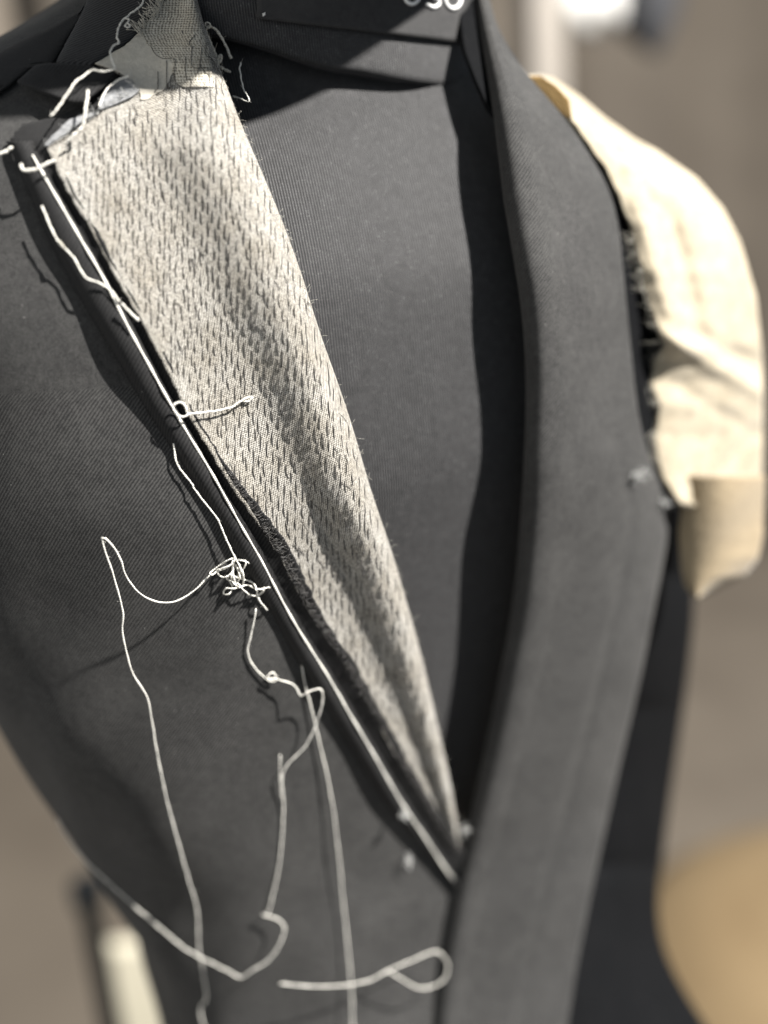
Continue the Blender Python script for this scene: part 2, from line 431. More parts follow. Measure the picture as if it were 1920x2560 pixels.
# right front and side (picture left), from the roll line round to the back
ry = np.linspace(-80, 2235, 120)
rp = cast(xr(ry), ry, .004); rphi = phi_of(JT, rp, .004); rz = rp[:, 2]
o_ = np.argsort(rz); rz, rphi = rz[o_], rphi[o_]
zz = np.concatenate([np.linspace(.80, 1.33, 110), np.linspace(1.334, 1.492, 70)])
edge = np.interp(zz, np.r_[.8, rz], np.r_[-.12, rphi])
tt = np.linspace(0, 1, 150)
pmax = np.interp(zz, [1.30, 1.36, 1.40], [math.pi, 2.0, 1.62])
PH = edge[:, None]+(pmax[:, None]-edge[:, None])*tt[None, :]**1.15; ZZ = np.repeat(zz[:, None], 150, 1)
out_ = np.clip(tt*9-.4, 0, 1)[None, :]
drape = .0006+out_*(.0012+.0012*np.sin(PH*5+ZZ*11)+.0010*np.sin(ZZ*34-PH*7)+.0006*np.sin(ZZ*60+PH*16))
Pj = surf(JT, PH, ZZ, drape)
fr = solid(link('front_panel', gridmesh('front_panel', Pj), M['wool'], jacket), .0014, -1)
fr['label'] = 'right front panel of black twill wool below the canvas lapel'

# left front (picture right): front edge stands well off the chest
L_EDGE = [(1190,-90),(1215,50),(1262,250),(1325,600),(1358,800),(1366,1000),(1355,1250),(1335,1500),(1295,1720),(1245,1930),(1185,2160),(1150,2330),(1128,2460),(1110,2700)]
L_OUT = [(1205,-90),(1225,40),(1317,198),(1377,247),(1421,292),(1442,346),(1520,445),(1546,544),(1570,800),(1580,900),(1600,1080),(1640,1190),(1682,1275),(1650,1450),(1605,1680),(1545,1930),(1480,2220),(1440,2420),(1400,2700)]
yy = np.linspace(-90, 2700, 190)
xa, xb = interp_curve(L_EDGE, yy, 70), interp_curve(L_OUT, yy, 60)
raise_ = np.interp(yy, [-90, 50, 300, 700, 1500, 2100, 2400, 2700], [.007, .008, .010, .0112, .0115, .011, .010, .009])
lip = np.interp(yy, [-90, 100, 500, 1700, 2300], [12, 22, 46, 48, 34])
sA = np.linspace(0, 1, 24); sB = np.linspace(0, 1, 44)[1:]
_f, _ = smooth_line(np.array([(-1.05,.06),(-.88,.32),(-.66,.56),(-.42,.75),(-.16,.89),(.12,.97),(.42,1.01),(.75,1.02),(1.1,1.0)]), 24)   # folded edge, its inner face first
XA = xa[:, None]+lip[:, None]*_f[:, 0][None, :]
hA = raise_[:, None]*_f[:, 1][None, :]
x1 = XA[:, -1]; XB = x1[:, None]+(xb-x1)[:, None]*sB
kB = np.interp(yy, [0, 500, 1100, 1700, 2300], [.9, .9, .6, -.5, -1.1])
hB = raise_[:, None]*(1-kB[:, None]*sB[None, :]**1.1)
X = np.concatenate([XA, XB], 1); Y = np.repeat(yy[:, None], X.shape[1], 1)
uu = (X-xa[:, None])/(xb-xa)[:, None]
offL = np.concatenate([hA, hB], 1)+np.clip(uu+.1, 0, 1)*(.0007*np.sin(Y/330+uu*2)+.0004*np.sin(Y/145-uu*3)-.0008*np.exp(-((uu-.72+.00010*(Y-1200))/.05)**2)*np.clip((Y-950)/300, 0, 1)+.0012*np.exp(-((uu-.16)/.10)**2)*np.clip((1900-Y)/700, 0, 1))
PL = cast(X, Y, offL)
LEFT = (yy.copy(), raise_.copy(), x1.copy(), xb.copy(), kB.copy())
def left_off(x, y):
    """height of the left front at a bearing"""
    r_, a_, b_ = np.interp(y, LEFT[0], LEFT[1]), np.interp(y, LEFT[0], LEFT[2]), np.interp(y, LEFT[0], LEFT[3])
    return r_*(1-np.interp(y, LEFT[0], LEFT[4])*np.clip((x-a_)/(b_-a_), 0, 1)**1.1)
fl = solid(link('front_panel', gridmesh('front_panel_left', PL), M['wool'], jacket), .0014, -1)
fl['label'] = 'left front panel of black wool with its fold edge standing off the chest'

# left side and back under the armhole, shade painted as darker cloth
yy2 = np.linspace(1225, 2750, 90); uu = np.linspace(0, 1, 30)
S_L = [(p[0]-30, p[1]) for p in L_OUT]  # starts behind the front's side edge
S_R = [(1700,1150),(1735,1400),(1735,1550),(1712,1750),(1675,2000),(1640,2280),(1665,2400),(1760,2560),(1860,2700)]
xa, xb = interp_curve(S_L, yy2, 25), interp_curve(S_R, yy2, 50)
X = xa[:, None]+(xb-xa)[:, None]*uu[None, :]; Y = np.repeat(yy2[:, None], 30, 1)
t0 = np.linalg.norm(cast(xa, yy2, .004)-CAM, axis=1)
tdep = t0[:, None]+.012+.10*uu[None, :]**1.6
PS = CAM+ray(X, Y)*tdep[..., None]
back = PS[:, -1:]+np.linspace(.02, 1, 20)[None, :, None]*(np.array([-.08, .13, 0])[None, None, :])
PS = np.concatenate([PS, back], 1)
sp = solid(link('side_panel', gridmesh('side_panel', PS), M['shade_cloth'], jacket), .0014, -1)
sp['label'] = 'black side panel below the left armhole, its shade painted into the colour'

# armhole interior behind the ragged canvas
def patch(name, rows_, off, mat, parent, n=24, step=4., thick=.0010, jit=0., rnd=0., T=JT):
    """rows_: list of (y, x_left, x_right) bearings; off: number or f(x,y)"""
    r = np.asarray(rows_, float); ys = np.arange(r[0, 0], r[-1, 0]+.1, step)
    a, b = np.interp(ys, r[:, 0], r[:, 1]), np.interp(ys, r[:, 0], r[:, 2])
    a = a+RNG.normal(size=len(ys))*jit; b = b+RNG.normal(size=len(ys))*jit
    U = np.linspace(0, 1, n); X = a[:, None]+(b-a)[:, None]*U; Y = np.repeat(ys[:, None], n, 1)
    of = off(X, Y) if callable(off) else off+0*X
    of = of-rnd*np.abs(2*U-1)[None, :]**6-rnd*np.abs(np.linspace(-1, 1, len(ys)))[:, None]**10
    o = link(name, gridmesh(name, cast(X, Y, of, T)), mat, parent)
    return solid(o, thick, -1)
def poly_patch(name, poly, off, mat, parent, **kw):
    p = np.asarray(poly, float)
    for _ in range(2):
        n_ = np.roll(p, -1, 0); p = np.stack([.9*p+.1*n_, .1*p+.9*n_], 1).reshape(-1, 2)
    ys = np.arange(p[:, 1].min()+.5, p[:, 1].max()-.4, 3.0); rows_ = []
    q = np.vstack([p, p[:1]])
    for y in ys:
        xs = []
        for a, b in zip(q[:-1], q[1:]):
            if (a[1]-y)*(b[1]-y) < 0: xs.append(a[0]+(y-a[1])/(b[1]-a[1])*(b[0]-a[0]))
        if len(xs) >= 2: rows_.append((y, min(xs), max(xs)))
    return patch(name, rows_, off, mat, parent, step=3., **kw)

poly_patch('collar_stand', [(1140,-60),(1216,-60),(1226,40),(1262,190),(1284,290),(1262,320),(1222,270),(1190,200),(1160,120)], lambda x, y: .0002+0*x, M['shade_cloth'], jacket, thick=.002)
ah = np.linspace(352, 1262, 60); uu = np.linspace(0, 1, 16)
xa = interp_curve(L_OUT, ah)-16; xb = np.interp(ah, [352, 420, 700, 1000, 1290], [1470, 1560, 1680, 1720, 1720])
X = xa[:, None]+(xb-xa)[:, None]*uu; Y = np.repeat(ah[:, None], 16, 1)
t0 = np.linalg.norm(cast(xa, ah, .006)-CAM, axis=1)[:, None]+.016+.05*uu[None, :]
solid(link('armhole_facing', gridmesh('armhole_facing', CAM+ray(X, Y)*t0[..., None]), M['shade_cloth'], jacket), .001, -1)

# ---- lapel canvas
ys = np.arange(-60, 2128, 6.0)
jitter = np.convolve(RNG.normal(size=len(ys)+4), np.ones(3)/3, 'valid')[:len(ys)]*3.0
xa = np.minimum(xl(ys), xr(ys)-4)+jitter; xb = xr(ys)
U = np.concatenate([np.linspace(0, .86, 52), np.linspace(.88, 1, 16)])
X = xa[:, None]+(xb-xa)[:, None]*U; Y = np.repeat(ys[:, None], len(U), 1)
PC = cast(X, Y, lap_off(X, Y))
# the roll: continue over the edge and back under to the jacket front
prev = PC[:, -1]; under = []
for k, (dx, dh) in enumerate(((1.5, -.0014),(1.0,-.0035),(-2,-.0065),(-10,-.0095),(-25,-.0105))):
    under.append(cast(xb+dx, ys, np.maximum(lap_off(xb, ys)+dh, .0015)))
PC2 = np.concatenate([PC, np.stack(under, 1)], 1)
canvas = solid(link('lapel_canvas', gridmesh('lapel_canvas', PC2), M['canvas'], jacket), .0009, -1)
canvas['label'] = 'oatmeal hair canvas lapel covered in black pad stitches'

# ---- collar canvas (coarse linen) and felt wedge at the gorge
def arc_l(y): return np.interp(y, [-60, 0, 29, 58, 85, 105, 125, 140, 150, 175, 205, 225], [425, 405, 396, 372, 356, 366, 382, 402, 428, 432, 440, 470])
rows_ = [(y, arc_l(y)-(6 if y < 85 else 0), xr(y)-7-max(0, (y-120))*.25) for y in np.arange(-58, 222, 4)]
patch('collar_canvas', rows_, lambda x, y: lap_off(x, y)+.00045, M['collar_canvas'], jacket, n=40, jit=1.6, thick=.0003)
wed = [(78,352,360),(85,344,362),(100,329,368),(116,310,380),(130,282,392),(146,252,424),(157,234,436),(165,262,436),(180,300,432),(200,325,424),(222,347,412),(240,352,380),(252,352,358)]
patch('felt_wedge', wed, lambda x, y: lap_off(np.maximum(x, xl(y)), y)+.00035, M['felt'], jacket, n=30, jit=.8, thick=.0004)

# ---- dark cloth at the gorge: undercollar, collar end, lapel top turning
poly_patch('undercollar', [(138,160),(154,126),(205,31),(232,-50),(470,-60),(412,4),(395,24),(347,82),(300,120),(231,168)], lambda x, y: .0070+0*x, M['melton'], jacket, thick=.002, rnd=.0016, n=36, jit=.7)
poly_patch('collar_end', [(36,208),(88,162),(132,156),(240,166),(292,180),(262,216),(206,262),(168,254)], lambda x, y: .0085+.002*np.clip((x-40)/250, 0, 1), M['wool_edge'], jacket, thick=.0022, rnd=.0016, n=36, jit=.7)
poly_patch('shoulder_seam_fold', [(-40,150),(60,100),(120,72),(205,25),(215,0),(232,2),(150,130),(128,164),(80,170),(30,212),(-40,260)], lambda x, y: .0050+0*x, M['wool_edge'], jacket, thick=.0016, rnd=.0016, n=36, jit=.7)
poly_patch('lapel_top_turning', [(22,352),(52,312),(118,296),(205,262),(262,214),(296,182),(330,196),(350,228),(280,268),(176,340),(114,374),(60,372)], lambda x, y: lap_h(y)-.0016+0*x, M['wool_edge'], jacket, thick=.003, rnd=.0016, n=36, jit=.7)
leaf = poly_patch('seam_allowance', [(244,276),(250,252),(268,222),(292,204),(318,192),(334,206),(348,226),(330,240),(290,258)], lambda x, y: lap_h(y)+.0012+0*x, M['grey_back'], jacket, thick=.0008, jit=.8)
leaf['label'] = 'grey reverse of the seam allowance peeping out at the gorge'
poly_patch('seam_allowance', [(108,366),(130,340),(176,296),(206,289),(240,278),(246,282),(206,300),(170,330),(122,362)], lambda x, y: lap_h(y)+.0008+0*x, M['grey_back'], jacket, thick=.0008, jit=.8)

# ---- rolled, folded lapel edge with seam allowance
ys = np.arange(352, 2238, 6.0)
A, B, Cx = xo(ys), xw(ys), np.minimum(xl(np.minimum(ys, 2125))+np.maximum(ys-2125, 0)*.7, xr(ys))
B = np.clip(B, A+10, None); Cx = np.clip(Cx+9, B+12, None)
wob = np.convolve(RNG.normal(size=len(ys)+10), np.ones(11)/11, 'valid')[:len(ys)]*5
pro = [(-.06,-.0105),(-.03,-.0070),(.0,-.0038),(.10,-.0008),(.28,.0010),(.50,.0017),(.75,.0019),(1.0,.0011),(1.10,.0004),(1.25,-.0018)]
lines = []
hh = lap_h(ys)
for k, (f, h) in enumerate(pro):
    x = np.where(f <= 1, A+(B-A)*f, B+(Cx-B)*(f-1))
    lines.append(cast(x, ys, np.maximum(hh+h+.0004*np.sin(ys/45.+k*.3), .0022)))
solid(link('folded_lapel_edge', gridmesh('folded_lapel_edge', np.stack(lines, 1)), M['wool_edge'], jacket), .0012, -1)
# raw seam allowance lying over the canvas edge
lines = []
ext = np.interp(ys, [352, 1100, 1280, 1450, 2100], [4, 9, 22, 18, 10])
wv = np.interp(ys, [352, 1200, 1300, 1340, 1420, 1600, 1800, 2000, 2240], [0, 0, 4, 10, 6, 2, 3, 0, 0])+np.convolve(RNG.normal(size=len(ys)+2), np.ones(3)/3, 'valid')[:len(ys)]*3.2
for f, h in ((.0,-.0022),(.18,-.0020),(.4,-.0012),(.6,-.0002),(.8,.0006),(.92,.0010),(1.0,.0009)):
    x = B+(Cx-B)*(.08+.92*f)+(ext+wv)*f
    lines.append(cast(x, ys, hh+h+np.interp(ys, [352, 1000, 1300], [-.0012, -.0008, .0006])*f+.0003*np.sin(ys/23.)*f))
solid(link('raw_seam_edge', gridmesh('raw_seam_edge', np.stack(lines, 1)), M['wool_edge'], jacket), .0008, -1)
# white basting cord laid along the fold
yw = np.linspace(388, 2200, 420)
l = cast(xw(yw)+1.6*np.sin(yw/83.)+1.0*np.sin(yw/37.+1), yw, lap_h(yw)+.0016+.0002*np.sin(yw/19.)+.00012*np.sin(yw/7.))
link('basting_thread', (lambda t: (t.add(l, .00042*(1+.22*np.sin(yw/11.))*np.interp(yw, [388, 2000, 2200], [1, 1, .9]), 8), t.mesh('basting_thread'))[1])(Tubes()), M['thread'], jacket)

# ---- frayed fibres
def fibres(name, n, pick, mat, lo, hi, rad, parent):
    t = Tubes()
    for _ in range(n):
        p, d = pick()
        L = random.uniform(lo, hi); c = RNG.normal(size=3)*.45
        d = d+RNG.normal(size=3)*.35; d /= np.linalg.norm(d)
        s = np.linspace(0, 1, 5)[:, None]
        t.add(p+d*L*s+c*L*s*s*.8, rad, 3)
    o = link(name, t.mesh(name), mat, parent); o['kind'] = 'stuff'
    return o
def pick_roll():
    y = random.uniform(60, 2110); return lap_pt(np.array(xr(y)-1), np.array(y), -.0006), CR*.7+(CU if random.random() < .5 else -CU)*.8-CD*.2
fibres('roll_edge_fuzz', 260, pick_roll, M['fuzzy'], .0008, .0028, .00004, jacket)
def pick_seam():
    y = random.uniform(1180, 2130); x = float(xl(y))+random.uniform(-4, 13); return lap_pt(np.array(x), np.array(y), .0014), CR*.9+CU*.2-CD*.5
fibres('seam_edge_fray', 700, pick_seam, M['stitch'], .0010, .0040, .00009, jacket)
def pick_collar():
    y = random.uniform(-10, 95); x = float(arc_l(y))-4; return lap_pt(np.array(max(x, float(xl(y)))), np.array(y), .0012), -CR*.8+CU*.5-CD*.3
fibres('collar_canvas_fray', 130, pick_collar, M['fuzzy'], .0015, .0050, .00010, jacket)
def pick_top():
    y = random.uniform(200, 368); return lap_pt(np.array(float(xl(y))), np.array(y), .001), -CR*.6+CU*.6-CD*.4
fibres('lapel_top_fray', 120, pick_top, M['lint'], .001, .0035, .00007, jacket)

# ---- pad stitches
st = []
for ci, x0 in enumerate(np.arange(118, 1150, 15.5)):
    y0 = 120+(ci*18.5) % 48
    while y0 < 2085:
        x = x0+random.gauss(0, 2.4)+4*math.sin(y0/140.); ln = random.uniform(30, 46); yb = y0+ln
        L_, R_ = max(xl(y0), xl(yb)), min(xr(y0), xr(yb))
        if x > L_+14 and x < R_-3 and not (y0 < 262 and x < 440): st.append((x, y0+random.gauss(0, 2.5), ln))
        y0 += 48
def stitch_line(x, y, ln):
    lean = random.gauss(2, 2); bow = random.gauss(0, 1.5)
    s = np.linspace(0, 1, 6); up = np.array([-.0001, .00018, .00030, .00030, .00018, -.0001])
    return lap_pt(x+lean*s+bow*np.sin(s*math.pi), y+ln*s, up)
st.sort(key=lambda q: -q[2])
rest = Tubes()
for i, (x, y, ln) in enumerate(st):
    line = stitch_line(x, y, ln)
    if i < 300:
        c = line.mean(0); t = Tubes(); t.add(line-c, .00018, 4)
        o = link('pad_stitch', t.mesh('pad_stitch'), M['stitch'], jacket); o.location = Vector(c)-jacket.location
    else: rest.add(line, .00018, 4)
# longer wandering stitches and forks near the gorge
def pxline(pts, up, n=24):
    p = np.asarray(pts, float); q, _ = smooth_line(p, n)
    return lap_pt(q[:, 0], q[:, 1], up)
z2 = lambda *p: [(200+x/3.19, y/3.19) for x, y in p]
for pts in (z2((560,360),(600,430),(660,465),(755,470),(752,560),(760,660),(800,690)), z2((840,450),(845,620),(890,630),(880,700)), z2((890,370),(890,520),(950,545),(1020,545),(1040,660)),
            z2((970,380),(962,480),(945,560),(925,600)), z2((1010,330),(1005,440),(1050,465),(1080,560)), z2((690,480),(690,640),(700,700),(740,680)), z2((620,570),(620,700),(590,730),(640,740)),
            z2((915,280),(870,340),(900,380)), z2((810,240),(820,270)), z2((950,510),(990,570),(1030,600)), z2((730,690),(745,800)), z2((670,750),(690,820),(672,870)), z2((1050,460),(1110,570),(1140,640))):
    rest.add(pxline(pts, .0007), .00012, 4)
for _ in range(120):
    y = random.uniform(260, 2080); a, b = xl(y)+12, xr(y)-4
    if b-a < 30: continue
    x = random.uniform(a, b); dx, dy = random.gauss(6, 9), random.uniform(8, 30)
    rest.add(pxline([(x, y), (x+dx*.6, y+dy*.5), (x+dx, y+dy)], .0003, 6), random.uniform(.00009, .00016), 3)
o = link('pad_stitch_ends', rest.mesh('pad_stitch_ends'), M['stitch'], jacket); o['kind'] = 'stuff'

# ---- cream shoulder wadding and hanging strip on the left shoulder
yy = np.linspace(186, 1262, 110)
PAD_L = [(1322,186),(1330,200),(1377,247),(1421,290),(1446,321),(1490,385),(1535,455),(1550,500),(1575,568),(1595,640),(1612,700),(1634,800),(1650,835),(1662,862),(1640,900),(1628,960),(1648,1010),(1636,1080),(1642,1150),(1655,1195),(1700,1262)]
def yx(pts, y): p = np.asarray(pts, float); return np.interp(y, p[:, 1], p[:, 0])
PRY = [(1345,186),(1372,188),(1446,237),(1510,292),(1590,348),(1644,376),(1743,445),(1807,519),(1851,603),(1891,741),(1903,860),(1908,960),(1905,1262)]
xa = yx(PAD_L, yy)+np.convolve(RNG.normal(size=112), np.ones(3)/3, 'valid')*4; xb = np.maximum(yx(PRY, yy), xa+5)
U = np.linspace(0, 1, 46); X = xa[:, None]+(xb-xa)[:, None]*U; Y = np.repeat(yy[:, None], 46, 1)
tl = np.interp(yy, [186, 450, 800, 1262], [.475, .468, .468, .500])
tl = np.interp(yy, [186, 260, 450, 800, 1262], [.462, .462, .462, .468, .488])
def crease(x0, y0, x1_, y1_, wd, am):
    L = math.hypot(x1_-x0, y1_-y0); tx, ty = (x1_-x0)/L, (y1_-y0)/L
    al = (X-x0)*tx+(Y-y0)*ty; d_ = (X-x0)*ty-(Y-y0)*tx
    return am*np.exp(-(d_/wd)**2)*np.exp(-(np.clip(np.maximum(-al, al-L), 0, None)/50)**2)
tb_ = tl[:, None]+(.050*U**1.3)[None, :]
tb_ = tb_+crease(1668,842,1894,974,26,-.0045)+crease(1700,820,1880,905,22,.0030)+crease(1600,520,1690,840,26,-.0040)+crease(1680,560,1740,800,24,.0035)+crease(1880,1090,1740,1240,16,.0030)+crease(1720,980,1850,1060,20,.0018)+crease(1500,350,1640,470,20,-.002)
tb_ = tb_+.0007*np.sin(Y/23+X/31)*np.sin(X/27.)+.0010*np.sin(Y/61-X/50)
PP = CAM+ray(X, Y)*tb_[..., None]
nb = np.linspace(.06, 1, 16)[None, :, None]
bk = PP[:, -1:]+nb*np.array([.02, .10, -.01])[None, None, :]+np.sin(nb*math.pi/2)*np.array([-.03, .02, 0])
PP = np.concatenate([PP, bk], 1)
pad = solid(link('shoulder_wadding', gridmesh('shoulder_wadding', PP), M['pad'], jacket), .003, -1)
pad['label'] = 'cream shoulder wadding with ragged edge over the left armhole'
uy = np.linspace(190, 296, 20); ux0 = np.interp(uy, [190, 200, 247, 296], [1326, 1316, 1366, 1420]); ux1 = np.interp(uy, [190, 215, 250, 296], [1352, 1392, 1424, 1430])
XU = ux0[:, None]+(ux1-ux0)[:, None]*np.linspace(0, 1, 10); YU = np.repeat(uy[:, None], 10, 1)
solid(link('wadding_underside', gridmesh('wadding_underside', CAM+ray(XU, YU)*.4585), M['ochre_felt'], jacket), .0015, -1)
yy = np.linspace(1190, 1492, 40)
SLX = [(1702,1190),(1704,1260),(1696,1330),(1702,1420),(1710,1460),(1722,1480),(1738,1492)]; SRX = [(1912,1190),(1908,1340),(1896,1395),(1862,1438),(1810,1468),(1760,1492)]
xa, xb = yx(SLX, yy), yx(SRX, yy); X = xa[:, None]+(xb-xa)[:, None]*U; Y = np.repeat(yy[:, None], 46, 1)
tb_ = np.interp(yy, [1190, 1492], [.492, .510])[:, None]-.010*np.sin(U*math.pi)[None, :]+.018*U[None, :]+.002*np.sin(Y/40.+X/50)
sleeve = solid(link('sleeve_head_strip', gridmesh('sleeve_head_strip', CAM+ray(X, Y)*tb_[..., None]), M['tan'], jacket), .004, -1)
def pick_pad():
    i = random.randrange(40, 100); return PP[i, 0]+RNG.normal(size=3)*.0005, -CR*.9-CD*.2+CU*random.uniform(-.4, .3)
fibres('wadding_fray', 120, pick_pad, M['fuzzy'], .002, .008, .00009, jacket)

# ------------------------------------------------------------------ loose threads
def thread(pts, off, label, rad=.00031, name='loose_thread', mat='thread', n=None, group=None, base=None):
    p = np.asarray(pts, float); k = len(p)
    offs = np.interp(np.linspace(0, 1, k), np.linspace(0, 1, len(off)), off) if not np.isscalar(off) else np.full(k, off)
    offs = offs*(.36 if base is None and p[:, 1].mean() > 1000 else 1)
    P3 = np.asarray([cast(x, y, (lap_off(np.array(x), np.array(y)) if base == 'lapel' else 0)+h, DT if base == 'dummy' else NT_ if base == 'neck' else JT) for (x, y), h in zip(p, offs)])
    q, L = smooth_line(P3, n or max(24, k*9))
    q = q+np.cumsum(RNG.normal(size=q.shape), 0)*.00002
    wn = RNG.normal(size=q.shape)*.00016
    q = q+np.stack([np.convolve(wn[:, k], np.ones(5)/5, 'same') for k in range(3)], 1)
    t = Tubes(); t.add(q, rad*(1+.14*np.sin(np.arange(len(q))*.9)+.12*np.convolve(RNG.normal(size=len(q)), np.ones(4)/4, 'same')), 7)
    for _ in range(int(L/.0028)):
        i_ = RNG.integers(0, len(q)); d_ = RNG.normal(size=3); d_ /= np.linalg.norm(d_); c_ = RNG.normal(size=3)*.5
        s_ = np.linspace(0, 1, 4)[:, None]; ln_ = RNG.uniform(.0004, .0011)
        t.add(q[i_]+d_*ln_*s_+c_*ln_*s_*s_, .000045, 3)
    c = q.mean(0); me = t.mesh(name); me.transform(Matrix.Translation(-Vector(c)))
    o = link(name, me, M[mat]); o.location = c
    return tag(o, label, 'thread', group)
z3 = lambda *p: [(480+x/5.925, 1340+y/5.925) for x, y in p]
z1 = lambda *p: [(x/4.147, y/4.147) for x, y in p]
G = 'loose threads on the jacket'
thread(O((452,1243),(420,1275),(380,1298),(340,1300),(300,1280),(272,1245),(262,1212),(245,1182),(222,1160),(227,1190),(245,1245),(265,1320),(265,1370),(285,1450),(320,1510),(330,1570),(350,1680),(375,1785),(405,1890),(425,1965),(430,2050),(445,2150),(432,2182),(452,2260)),
       [.012,.016,.024,.030,.034,.034,.030,.026,.020,.016,.014,.014,.018,.022], 'long white thread kinked to a point at left, hanging down to the bottom edge', group=G)
tangle = z3((625,330),(560,345),(430,420),(300,510),(265,550),(300,575),(360,520),(480,480),(570,420),(600,350),(590,480),(570,600),(620,700),(700,750),(750,680),(740,560),(700,440),(650,350),(720,340),(790,370),(760,470),(680,560),(620,640),(560,560),(500,600),(520,640),(640,680),(740,780),(850,870),(980,870),(1050,800),(940,780),(820,720),(700,740),(600,770),(500,770),(450,830),(480,865),(540,840),(580,730),(520,620),(570,560),(640,600),(760,640),(880,680),(940,760),(960,880),(1000,960),(1110,1090))
tangle += z3((1000,960),(960,880),(980,870),(1050,800),(1060,760),(1010,640),(940,500),(820,390),(700,350),(650,360),(700,420),(740,560),(750,660),(720,740),(650,720),(600,600),(600,450),(625,335),(560,420),(440,470),(350,500),(400,580),(480,590),(560,540),(610,420),(660,480),(690,600),(640,680))
offs = .013+.004*np.sin(np.arange(len(tangle))*1.7)
thread(tangle, offs, 'tangled knot of white thread beside the folded lapel edge', n=520, group=G, name='thread_tangle')
thread(z3((940,800),(1060,782),(1120,765),(1165,760)), .020, 'short white thread end poking right out of the tangle', group=G)
thread(O((375,958),(382,1000),(410,1038),(418,1048),(420,1056),(445,1090),(470,1122),(488,1165),(505,1200),(510,1210)), [.013,.014,.015,.015,.016], 'wavy white thread running along the lapel edge down into the tangle', group=G)
thread(O((648,1500),(553,1315),(545,1360),(535,1410),(553,1445),(580,1470),(597,1470),(590,1452),(577,1462),(600,1467),(635,1480),(650,1502),(665,1495),(690,1487),(697,1500),(690,1540),(660,1610),(612,1665),(611,1740),(608,1810),(600,1880),(580,1970),(568,1975),(600,1985),(615,2005),(605,2040),(580,2075),(545,2095),(520,2110),(490,2095),(470,2085),(430,2065),(390,2040),(330,1990),(250,1920),(190,1865),(150,1815),(125,1770))[1:],
       [.016,.012,.010,.012,.014,.020,.027,.026,.016,.010,.012,.020,.026,.030,.028,.022,.016,.012,.010,.009], 'long curling white thread looping from the tangle to the left waist', group=G, n=420)
thread(O((650,1425),(658,1470),(668,1510),(690,1600),(715,1720),(730,1830),(740,1940),(752,2050),(760,2150),(762,2260)), [.006,.008,.010,.013,.016,.020,.024], 'straight white thread hanging right of the others to the bottom edge', group=G)
thread(O((605,1630),(606,1680),(610,1740),(611,1800)), [.004,.005,.004], 'short stiff white thread stub lying on the panel beside the hanging threads', group=G)
thread(O((605,2125),(700,2131),(790,2120),(835,2098),(900,2070),(945,2055),(968,2085),(955,2120),(910,2135),(870,2115),(835,2095)), [.05,.052,.05,.046,.046,.046,.046], 'blurred white thread ending in an open loop near the bottom', group=G)
thread(O((408,893),(395,900),(378,890),(374,876),(388,868),(402,878),(408,893),(450,890),(500,880),(530,862),(546,856),(540,866),(526,868)), [.004,.004,.004,.004,.004,.003,.002,.0015,.0012,.0012], 'white thread with small round loop lying across the canvas', group=G, base='lapel', rad=.00034)
thread(O((90,445),(115,500),(132,528),(160,555),(185,597),(215,610),(240,626),(258,650)), [.0078,.0080,.0080,.0078,.0075], 'thin white thread with a knot crossing the upper lapel edge', group=G, rad=.00034)
t = thread(O((128,520),(134,528),(140,536)), [.0082,.0090,.0082], 'small cream lint knot on the thread at the upper lapel edge', group=G, mat='fuzzy', n=8, name='thread_knot')
t.scale = (1, 1, 1)
thread(O((45,355),(48,365),(58,369),(80,364),(100,354),(118,346)), .0105, 'hooked white thread crossing the top of the folded lapel edge', group=G, rad=.0005)
thread(O((-12,337),(8,328),(26,317)), .009, 'white thread end at the left picture edge', group=G, rad=.0005)
thread(O((300,692),(278,672),(262,656)), .0098, 'tiny white thread tail joining the cord to the canvas edge', group=G, rad=.0004)
thread(z1((1500,-60),(1490,0),(1470,55),(1400,115),(1330,165),(1270,220),(1235,290),(1212,390),(1230,440),(1190,468),(1160,500),(1140,545),(1165,630),(1190,705),(1130,730),(1060,738),(960,730),(880,780),(800,840),(740,920),(680,1010),(600,1130),(530,1215)), [.0125,.012,.0115,.012,.0135,.0155,.016,.014], 'long white thread trailing over the undercollar and collar end', group=G)
thread(z1((1300,190),(1335,195),(1330,230),(1285,265),(1320,285),(1350,270),(1320,245)), .0145, 'tiny white thread squiggle on the undercollar', group=G, rad=.00022)
thread(z1((912,935),(908,1020),(885,1150),(870,1230),(845,1320),(770,1400),(690,1480)), [.014,.014,.011,.0085], 'white thread standing up across the lapel top corner', group=G, rad=.00045)
thread(z1((1330,785),(1270,810),(1190,845),(1110,920),(1060,1020),(1030,1100)), .0085, 'pale thread curving round the grey seam allowance', group=G, rad=.00035)
thread(z2((1205,465),(1150,340),(1090,245),(1040,215),(1010,225),(1000,250),(1020,310),(1070,425),(1105,500),(1125,455),(1105,450),(1095,520),(1150,560),(1200,582)), .004, 'fuzzy pale linen yarn looped beside the collar canvas', group=G, rad=.00055, mat='fuzzy', base='neck')
thread(z2((1015,225),(1000,190),(1020,178),(1040,195),(1025,225)), .005, 'tiny pale yarn loop above the collar canvas edge', group=G, rad=.0003, mat='fuzzy', base='neck')
thread(z2((1280,500),(1274,560),(1300,690),(1350,803),(1290,790),(1220,765)), [.012,.014,.012,.009], 'bent thin white thread on the dummy chest beside the lapel', group=G, rad=.0003, base='dummy')
thread(O((988,2000),(994,2060),(985,2150),(960,2240)), .012, 'thin grey thread below the lapel end at the bottom', group=G, rad=.0003, mat='lint')

